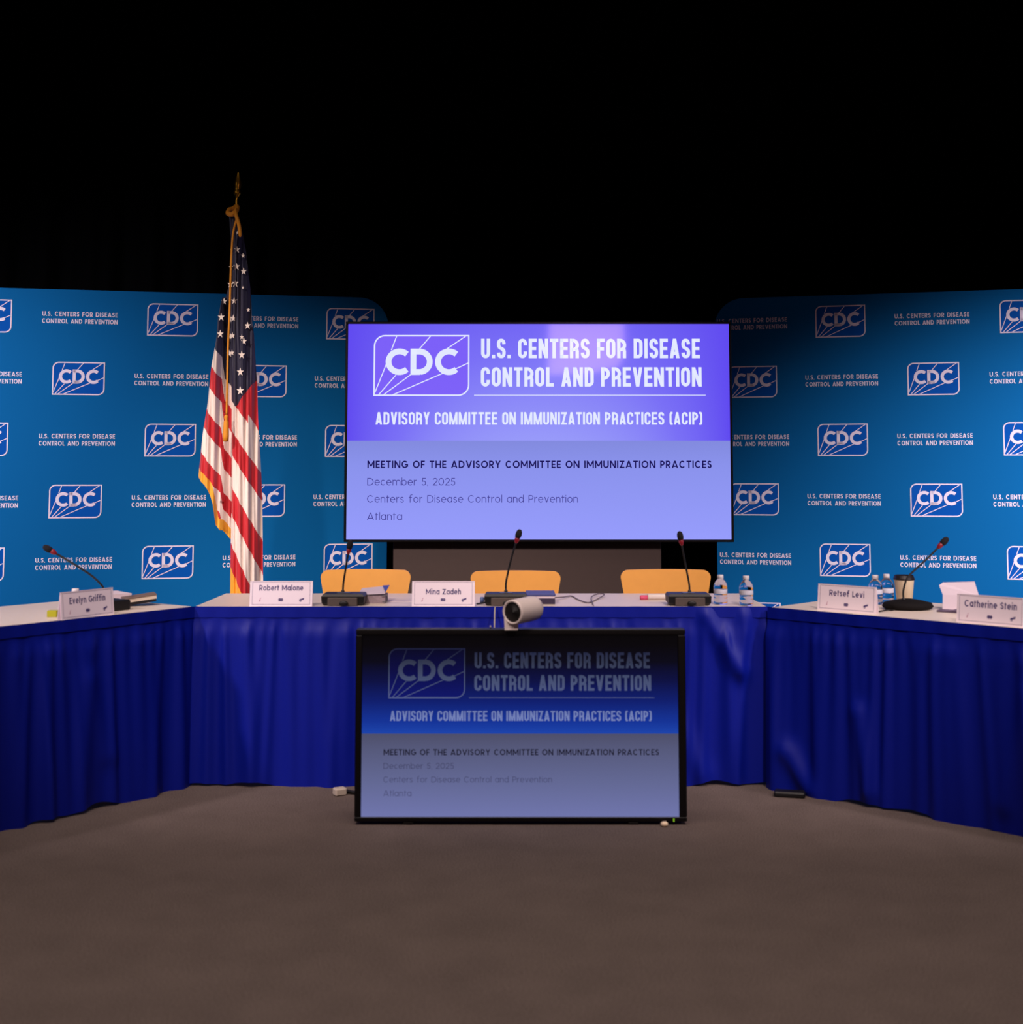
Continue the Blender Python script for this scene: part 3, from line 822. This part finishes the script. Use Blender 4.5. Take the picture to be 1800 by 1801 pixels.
# gold cord with bow and tassels
mb = MB()
mb.tube(spline([(.02, -.05, zi(372)), (.028, -.075, zi(390)), (xi(416, 420), -.085, zi(420)), (xi(413.5, 470), -.095, zi(470)), (xi(411.5, 550), -.10, zi(550)), (xi(408.5, 620), -.10, zi(620)), (xi(407, 690), -.10, zi(690)), (xi(406, 735), -.10, zi(735))], 6), .0055)
mb.tube(spline([(.02, -.06, zi(372)), (xi(421, 385), -.08, zi(385)), (xi(427, 405), -.09, zi(405)), (xi(429, 425), -.09, zi(425))], 6), [.006, .006, .006, .007, .008, .009, .010, .010, .010, .010, .010, .010, .010, .010, .010, .010, .009, .008, .004])
mb.tube(spline([(xi(405, 366), -.02, zi(372)), (xi(405, 375), -.05, zi(380)), (xi(412, 380), -.06, zi(383)), (xi(419, 375), -.05, zi(376)), (xi(418, 366), -.02, zi(366)), (xi(410, 366), .0, zi(369)), (xi(405, 366), -.02, zi(372))], 5), .013)
cord = mb.build('cord', M_goldcloth, fl)
mb = MB(); mb.lathe([(.001, 0), (.014, .002), (.0155, .03), (.013, .10), (.008, .112), (.011, .122), (.010, .132), (.004, .138)], 16, 0, Matrix.Translation((xi(404.5, 782), -.098, zi(782)))); mb.build('tassel', M_goldcloth, fl)

# ------------------------------------------------------------------ microphones
def mic_neck(root, pts, head_len=.040, r=.0042):
    P = spline(pts, 8)
    mb = MB(); mb.tube(P, [r * 1.8 if i < 3 else r for i in range(len(P))], 10); mb.build('gooseneck', M_black, root)
    a = Vector(pts[-2]); c = Vector(pts[-1]); d = (c - a).normalized()
    R = Matrix.Translation(c) @ Vector((0, 0, 1)).rotation_difference(d).to_matrix().to_4x4()
    mb = MB(); mb.lathe([(.004, 0), (.0075, .005), (.0105, .014), (.0105, .024), (.008, .026)], 16, 0, R); mb.build('ring_light', M_red, root)
    mb = MB(); mb.lathe([(.008, .024), (.0125, .028), (.014, .040), (.012, .054), (.007, .062), (.001, .064)], 16, 0, R); mb.build('microphone_head', mat('foam_black', (16, 12, 20), .9, bump=.4, bscale=900), root)
M_grille = mat('grey_speaker_grille', (84, 72, 66), .7, noise=.25, nscale=700)
def desk_mic(label, x, y, neck):
    root = thing('desk_microphone', label, 'microphone', (x, y, TZ), 0, 'gooseneck microphones on the middle table')
    mb = MB()
    V = []
    for (hw, ya, yb, z) in ((.080, .012, .115, 0), (.090, .0, .125, .012), (.092, -.002, .128, .040), (.084, .004, .122, .050)):
        V += [(-hw, ya, z), (hw, ya, z), (hw, yb, z), (-hw, yb, z)]
    F = [(3, 2, 1, 0), (12, 13, 14, 15)]
    for j in range(3):
        for k in range(4): F.append((j * 4 + k, j * 4 + (k + 1) % 4, (j + 1) * 4 + (k + 1) % 4, (j + 1) * 4 + k))
    mb.add(V, F, 0, False); mb.build('console_base', M_black, root)
    mb = MB(); mb.box(-.064, .064, -.008, .004, .002, .036, .003); mb.build('front_grille', M_grille, root)
    mb = MB(); mb.lathe([(.001, 0), (.017, 0), (.019, .004), (.019, .012), (.012, .014)][::-1], 20, 0, Matrix.Translation((.006, -.005, .012)) @ Matrix.Rotation(pi / 2, 4, 'X') @ Matrix.Diagonal((1, .6, 1, 1)))
    mb.build('talk_button', M_black, root)
    mb = MB(); mb.box(-.028, .028, .02, .07, .050, .0535, .001); mb.build('top_plate', M_steel, root)
    mic_neck(root, neck)
    return root
desk_mic('gooseneck console microphone in front of the chair beside the stapled papers', -.722, 5.648, [(-.010, .085, .05), (-.008, .085, .09), (.0, .08, .14), (.008, .075, .19), (.013, .07, .215)])
desk_mic('gooseneck console microphone with the navy folder, behind the conference camera', -.024, 5.648, [(.0, .085, .052), (.0, .085, .09), (.012, .085, .15), (.030, .08, .22), (.043, .075, .262)])
desk_mic('gooseneck console microphone beside the two water bottles', .763, 5.648, [(.010, .085, .05), (.008, .085, .09), (-.005, .085, .16), (-.016, .08, .22), (-.022, .078, .252)])

mk = thing('desk_microphone', 'gooseneck microphone leaning left behind a name card, near the lime green pad', 'microphone', (-1.690, 5.50, TZ), aL)
mb = MB(); mb.box(-.08, .066, -.085, .04, 0, .042, .006); mb.build('console_base', M_black, mk)
iv = Matrix.Rotation(-aL, 4, 'Z')
pw = [(-1.693, 5.50, .785), (-1.692, 5.50, .815), (-1.71, 5.495, .848), (-1.75, 5.49, .885), (-1.80, 5.48, .92), (-1.862, 5.475, .958), (-1.888, 5.47, .974)]
mic_neck(mk, [tuple(iv @ (Vector(p) - Vector((-1.690, 5.50, TZ)))) for p in pw])

mk = thing('desk_microphone', 'gooseneck microphone on a wide round black base beside the coffee cup', 'microphone', (1.654, 5.52, TZ))
mb = MB(); mb.lathe([(.001, 0), (.088, 0), (.100, .006), (.106, .014), (.098, .028), (.060, .037), (.02, .044), (.001, .045)], 40, 0, Matrix.Diagonal((1.0, .8, 1, 1)))
mb.build('round_base', mat('scuffed_black', (14, 11, 12), .85, spec=.2, bump=.3, bscale=60), mk)
pw = [(1.632, 5.50, .782), (1.631, 5.50, .812), (1.637, 5.50, .84), (1.648, 5.50, .87), (1.668, 5.50, .893), (1.70, 5.50, .922), (1.74, 5.50, .958), (1.778, 5.50, .995)]
mic_neck(mk, [tuple(Vector(p) - Vector((1.654, 5.52, TZ))) for p in pw])

# ------------------------------------------------------------------ name cards
def name_card(label, txt, x, y, ang, ty, wtx, cap=.0225):
    W, Hh, D, th = .268, .106, .024, .0012
    root = thing('name_card', label, 'name card', (x, y, TZ), ang, 'folded name cards on the tables')
    lean = D / 2 / Hh
    F = lambda o: (lambda a, z: (a, lean * z - o, z))     # a point on the leaning front leaf
    mb = MB(); f = F(0)
    for sgn in (1, -1):                                    # front and rear leaf, each a thin sheet
        def g(a, z, o): return (a, lean * z + o, z) if sgn > 0 else (a, D - lean * z - o, z)
        q = [(-W / 2, 0), (W / 2, 0), (W / 2, Hh), (-W / 2, Hh)]
        A = [g(a, z, 0) for a, z in q]; B = [g(a, z, th) for a, z in q]
        mb.add(A + B, [(0, 1, 2, 3), (7, 6, 5, 4), (0, 4, 5, 1), (1, 5, 6, 2), (2, 6, 7, 3), (3, 7, 4, 0)], 0, False)
    f = F(.0006)
    def ln(a0, z0_, a1, z1_, w=.0011):
        mb.flat(ribbon([(a0, z0_), (a1, z1_)], w), f, 1)
    i = .011
    ln(-W / 2 + i, .006, -W / 2 + i, Hh - .006); ln(W / 2 - i, .006, W / 2 - i, Hh - .006); ln(-W / 2 + i, .008, W / 2 - i, .008); ln(-W / 2 + i, Hh - .006, W / 2 - i, Hh - .006, .0006)
    mb.flat([[(px - wtx / 2, pz + ty) for px, pz in p] for p in lettering(txt, wtx, cap, .165, True, .14, .36)], f, 1)
    # three small emblems along the foot
    mb.flat([[(-.094, .020), (-.090, .020), (-.087, .026), (-.091, .027)], [(-.092, .027), (-.089, .028), (-.085, .036), (-.087, .036)]], f, 2)
    mb.flat([[(-.010 + k * .006, .021), (-.005 + k * .006, .021), (-.005 + k * .006, .034), (-.010 + k * .006, .034)] for k in range(3)] + [[(-.012, .026), (.010, .026), (.010, .029), (-.012, .029)]], f, 1)
    mb.flat([[(.078, .022), (.098, .029), (.098, .036), (.078, .029)], [(.080, .018), (.088, .021), (.088, .024), (.080, .021)]], f, 1)
    mb.build('folded_card', [M_card, M_ink, mat('faint_ink', (196, 140, 168), .7)], root)
    return root
E_ang = radians(60.2)
nL = (-dL[1], dL[0])
def onL(t, n): return (L0[0] - dL[0] * t - dL[1] * n, L0[1] - dL[1] * t + dL[0] * n)
def onR(t, n): return (R0[0] + dR[0] * t - dR[1] * n, R0[1] + dR[1] * t + dR[0] * n)
name_card('white name card on the table before the flag, beside the lime green pad', 'Evelyn Griffin', -1.668, 5.216, E_ang, .058, .182, .025)
name_card('white name card standing at the foot of the flag', 'Robert Malone', -.984, 5.638, 0, .066, .188)
name_card('white name card at the middle of the table, left of the conference camera', 'Mina Zadeh', -.291, 5.636, 0, .050, .150)
name_card('white name card in front of the pair of bottles by the coffee cup', 'Retsef Levi', 1.372, 5.423, aR, .060, .160, .024)
name_card('white name card in front of the upright folded leaflet', 'Catherine Stein', 1.795, 4.965, aR - .03, .060, .205, .025)

# ------------------------------------------------------------------ bottles and cup
M_water = mat('clear_water_plastic', (236, 236, 246), .02, trans=1.0, ior=1.16)
M_cap = mat('translucent_cap', (214, 206, 208), .4)
M_lab = mat('pale_blue_label', (200, 198, 210), .5, noise=.15, nscale=70)
def bottle(label, x, y, rz):
    root = thing('water_bottle', label, 'bottle', (x, y, TZ), rz, 'small clear water bottles')
    mb = MB(); mb.lathe([(.001, .003), (.018, 0), (.026, .002), (.0295, .008), (.0295, .02), (.028, .024), (.0295, .028), (.0295, .034), (.028, .038), (.029, .042), (.029, .066), (.0295, .072), (.0285, .082), (.024, .094), (.017, .104), (.012, .109), (.011, .113), (.001, .1131)], 40)
    mb.build('bottle_body', M_water, root)
    mb = MB(); mb.lathe([(.0294, .046), (.0297, .047), (.0297, .064), (.0294, .065)], 40); mb.build('label_band', M_lab, root)
    mb = MB(); mb.lathe([(.0125, .110), (.0135, .111), (.0135, .124), (.0125, .126), (.001, .1262)], 24); mb.build('cap', M_cap, root)
    return root
b0 = bottle('clear water bottle nearest the last chair, beside the console microphone', .906, 5.725, 0)
copy_thing(b0, (1.008, 5.672, TZ), .7, 'clear water bottle standing at the end of the middle table')
copy_thing(b0, (1.575, 5.715, TZ), 1.5, 'clear water bottle touching the name card by the coffee cup')
copy_thing(b0, (1.640, 5.772, TZ), 2.4, 'clear water bottle of the close pair, nearer the coffee cup')
sb = thing('small_bottle', 'small white bottle behind a name card, only its cap showing', 'bottle', (-1.770, 5.36, TZ))
mb = MB(); mb.lathe([(.001, 0), (.022, 0), (.024, .004), (.024, .062), (.014, .074), (.012, .078)], 28); mb.build('bottle_body', M_white, sb)
mb = MB(); mb.lathe([(.0125, .076), (.014, .078), (.014, .097), (.0125, .099), (.001, .0992)], 24); mb.build('cap', M_cap, sb)

cup = thing('coffee_cup', 'cream paper coffee cup with a black lid', 'cup', (1.722, 5.79, TZ))
mb = MB(); mb.lathe([(.001, .004), (.029, .004), (.030, 0), (.032, 0), (.0425, .100), (.0435, .102), (.0425, .104), (.001, .104)], 40); mb.build('cup_body', mat('cream_paper', (226, 208, 176), .6), cup)
mb = MB(); mb.lathe([(.0445, .100), (.046, .102), (.046, .107), (.043, .109), (.0415, .118), (.039, .120), (.037, .117), (.001, .117)], 40); mb.build('lid', mat('black_lid', (30, 22, 26), .4), cup)

# ------------------------------------------------------------------ papers and small things
def sheet_box(name, label, cat, x, y, rz, w, d, h, m, z=TZ, r=.0):
    mb = MB(); mb.box(-w / 2, w / 2, -d / 2, d / 2, 0, h, r); return tag(mb.build(name, m, None, (x, y, z), rz), label, cat)
# sticky note pad
x, y = -1.835, 5.315
sheet_box('note_pad', 'small lime green pad block on the table left of a name card', 'note pad', -1.812, 5.225, aL - .9, .038, .03, .026, mat('lime_paper', (160, 158, 18), .7), TZ, .002)
# documents behind the left card
mb = MB(); mb.box(-.085, .085, -.085, .085, 0, .016); mb.box(-.082, .088, -.08, .088, .016, .036)
tag(mb.build('document_stack', M_paper, None, (-1.80, 5.855, TZ), aL - .25), 'stack of white documents on the table behind the leaning microphone', 'papers')
nb = thing('notebook', 'brown notebook with pale edges propped at the table corner before the flag', 'notebook', (-1.600, 5.680, TZ), aL - .55)
Mt = Matrix.Translation((0, 0, .019)) @ Matrix.Rotation(-.12, 4, 'Y')
mb = MB(); mb.box(-.07, .07, -.05, .05, .018, .024, .001, 0, Mt); mb.build('brown_cover', mat('brown_cover', (112, 92, 82), .6), nb)
mb = MB(); mb.box(-.068, .068, -.048, .048, .004, .018, 0, 0, Mt); mb.build('pages', mat('pale_pages', (206, 190, 170), .8), nb)
mb = MB(); mb.box(-.066, .066, -.046, .046, -.008, .004, 0, 0, Mt); mb.build('lower_cover', M_black, nb)
# stapled papers by the first console
pp = thing('stapled_papers', 'stapled papers with a blue corner beside a console microphone', 'papers', (-.607, 5.79, TZ))
mb = MB(); mb.box(-.055, .055, -.03, .11, 0, .034); mb.build('page_pile', mat('grey_page_edges', (150, 132, 138), .7, noise=.4, nscale=240), pp)
mb = MB(); mb.add([(-.062, -.035, .036), (.055, -.035, .042), (.060, .115, .062), (-.062, .115, .050), (-.062, -.035, .039), (.055, -.035, .045), (.060, .115, .065), (-.062, .115, .053)], [(3, 2, 1, 0), (4, 5, 6, 7), (0, 1, 5, 4), (1, 2, 6, 5), (2, 3, 7, 6), (3, 0, 4, 7)], 0, False); mb.build('top_sheet', M_paper, pp)
mb = MB(); mb.add([(.030, .117, .062), (.062, .117, .064), (.058, -.036, .047), (.046, .02, .055)], [(0, 1, 2, 3)], 0, False); mb.v = [(a, b_, c + .003) for a, b_, c in mb.v]; mb.build('blue_corner', mat('blue_paper', (62, 74, 160), .6), pp)
mb = MB(); mb.tube(spline([(.040, -.038, .034), (.062, -.040, .034), (.064, -.040, .012), (.045, -.040, .008)], 5), .002); mb.build('binder_clip', M_steel, pp)
sheet_box('paper_sheet', 'single white sheet lying by the middle name card', 'paper', -.47, 5.87, .1, .16, .06, .002, M_paper)
# navy folder
nf = thing('navy_folder', 'navy folder with white pages lying behind the conference camera', 'folder', (.125, 5.80, TZ))
mb = MB(); mb.box(-.062, .066, -.08, .10, .034, .044, .003); mb.build('top_cover', mat('navy_cover', (66, 72, 128), .5), nf)
mb = MB(); mb.box(-.060, .062, -.078, .098, .026, .034); mb.build('pages', M_paper, nf)
mb = MB(); mb.box(-.062, .064, -.08, .10, 0, .026, .002); mb.build('lower_book', mat('dark_violet_cover', (48, 38, 62), .5), nf)
# small blue cap piece, cables on the table
mb = MB(); mb.lathe([(.001, 0), (.010, 0), (.010, .022), (.008, .026), (.001, .026)], 16); tag(mb.build('bottle_cap', mat('dusty_blue', (84, 104, 150), .5), None, (-.128, 5.78, TZ)), 'small dusty blue cap at the side of the middle console microphone', 'cap')
mb = MB(); mb.tube(spline([(.19, 5.90, TZ + .012), (.235, 5.97, TZ + .008), (.275, 6.06, TZ + .004), (.30, 5.88, TZ + .004), (.335, 5.76, TZ + .004), (.385, 5.92, TZ + .004), (.425, 6.05, TZ + .012), (.40, 6.10, TZ + .010), (.36, 5.95, TZ + .010), (.352, 5.75, TZ + .004), (.350, 5.655, TZ + .003)], 10), .0028)
tag(mb.build('earphone_cable', M_cable, None), 'thin grey cable looping over the table top beside the navy folder', 'cable')
mb = MB(); mb.tube(spline([(-.15, 5.72, TZ + .003), (-.135, 5.70, TZ + .006), (-.115, 5.70, TZ + .010), (-.108, 5.71, TZ + .012)], 6), .003); tag(mb.build('console_cable', M_black, None), 'short dark cable between middle name card and console microphone', 'cable')
mb = MB(); mb.tube(spline([(-.069, 5.60, TZ - .0), (-.071, 5.575, TZ - .012), (-.071, 5.42, .66), (-.074, 5.20, .64), (-.078, 5.10, .66), (-.080, 5.045, .722), (-.080, 5.03, .726)], 8), .0028)
tag(mb.build('camera_cable', mat('pale_cable', (170, 160, 150), .6), None), 'thin pale cable hanging from the table edge to the monitor top', 'cable')
mk = thing('marker_pen', 'thick white marker with a pink end lying by the third chair', 'marker', (.648, 5.93, TZ), .08)
mb = MB(); mb.lathe([(.011, 0), (.013, .003), (.013, .10), (.012, .105)], 20, 0, Matrix.Translation((-.038, 0, .013)) @ Matrix.Rotation(pi / 2, 4, 'Y')); mb.build('barrel', M_white, mk)
mb = MB(); mb.lathe([(.008, -.034), (.010, -.03), (.010, 0)], 20, 0, Matrix.Translation((-.038, 0, .010)) @ Matrix.Rotation(pi / 2, 4, 'Y')); mb.build('pink_end', mat('pink_plastic', (206, 74, 110), .5), mk)
# upright folded leaflet behind the right card
mb = MB()
lf = [(-.075, .0, 0), (.075, .0, 0), (.070, .006, .062), (.056, .022, .118), (-.068, .022, .112), (-.085, .016, .100), (-.072, .006, .062)]
mb.face([lf[0], lf[1], lf[2], lf[6]]); mb.face([lf[6], lf[2], lf[3], lf[4], lf[5]]); mb.face([(-.068, .022, .112), (.056, .022, .118), (.07, .06, 0), (-.07, .06, 0)])
sl = tag(mb.build('leaflet', M_paper, None, (1.862, 5.47, TZ), aR * .3), 'white folded leaflet standing upright behind a name card', 'leaflet')
md = sl.modifiers.new('thick', 'SOLIDIFY'); md.thickness = .0015
mb = MB(); mb.box(-.055, .055, -.03, .03, 0, .008, .002); mb.add([(.0, -.031, .008), (.055, -.031, .008), (.055, .03, .022), (.0, .03, .010)], [(0, 1, 2, 3)], 0, False)
tag(mb.build('booklet', mat('dark_violet_stripes', (92, 76, 100), .6, noise=.5, nscale=120), None, (1.80, 5.40, TZ), aR + .1), 'dark violet patterned booklet lying between round microphone and name card', 'booklet')
mb = MB(); mb.tube(spline([(1.50, 5.40, TZ + .003), (1.545, 5.43, TZ + .006), (1.57, 5.45, TZ + .003), (1.60, 5.50, TZ + .006)], 6), .003); tag(mb.build('microphone_cable', M_black, None), 'thin black cable running to the round microphone base', 'cable')
# on the carpet
mb = MB(); mb.tube(spline([(-.72, 5.53, .008), (-.69, 5.49, .010), (-.66, 5.47, .008), (-.62, 5.44, .010), (-.58, 5.40, .008)], 6), .008)
fc = tag(mb.build('floor_cable', M_black, None), 'black cable on the carpet at the left foot of the monitor', 'cable')
mb = MB(); mb.box(-.025, .025, -.02, .02, 0, .03, .005)
tag(mb.build('power_plug', mat('cream_plug', (190, 176, 160), .5), None, (-.70, 5.45, 0), .5), 'pale plug block on the carpet beside the monitor', 'plug')
mb = MB(); mb.box(-.062, .062, -.03, .03, 0, .022, .006)
tag(mb.build('cable_box', M_black, None, (1.13, 5.43, 0), aR * .3), 'flat black cable box peeking out under the skirt corner', 'box')
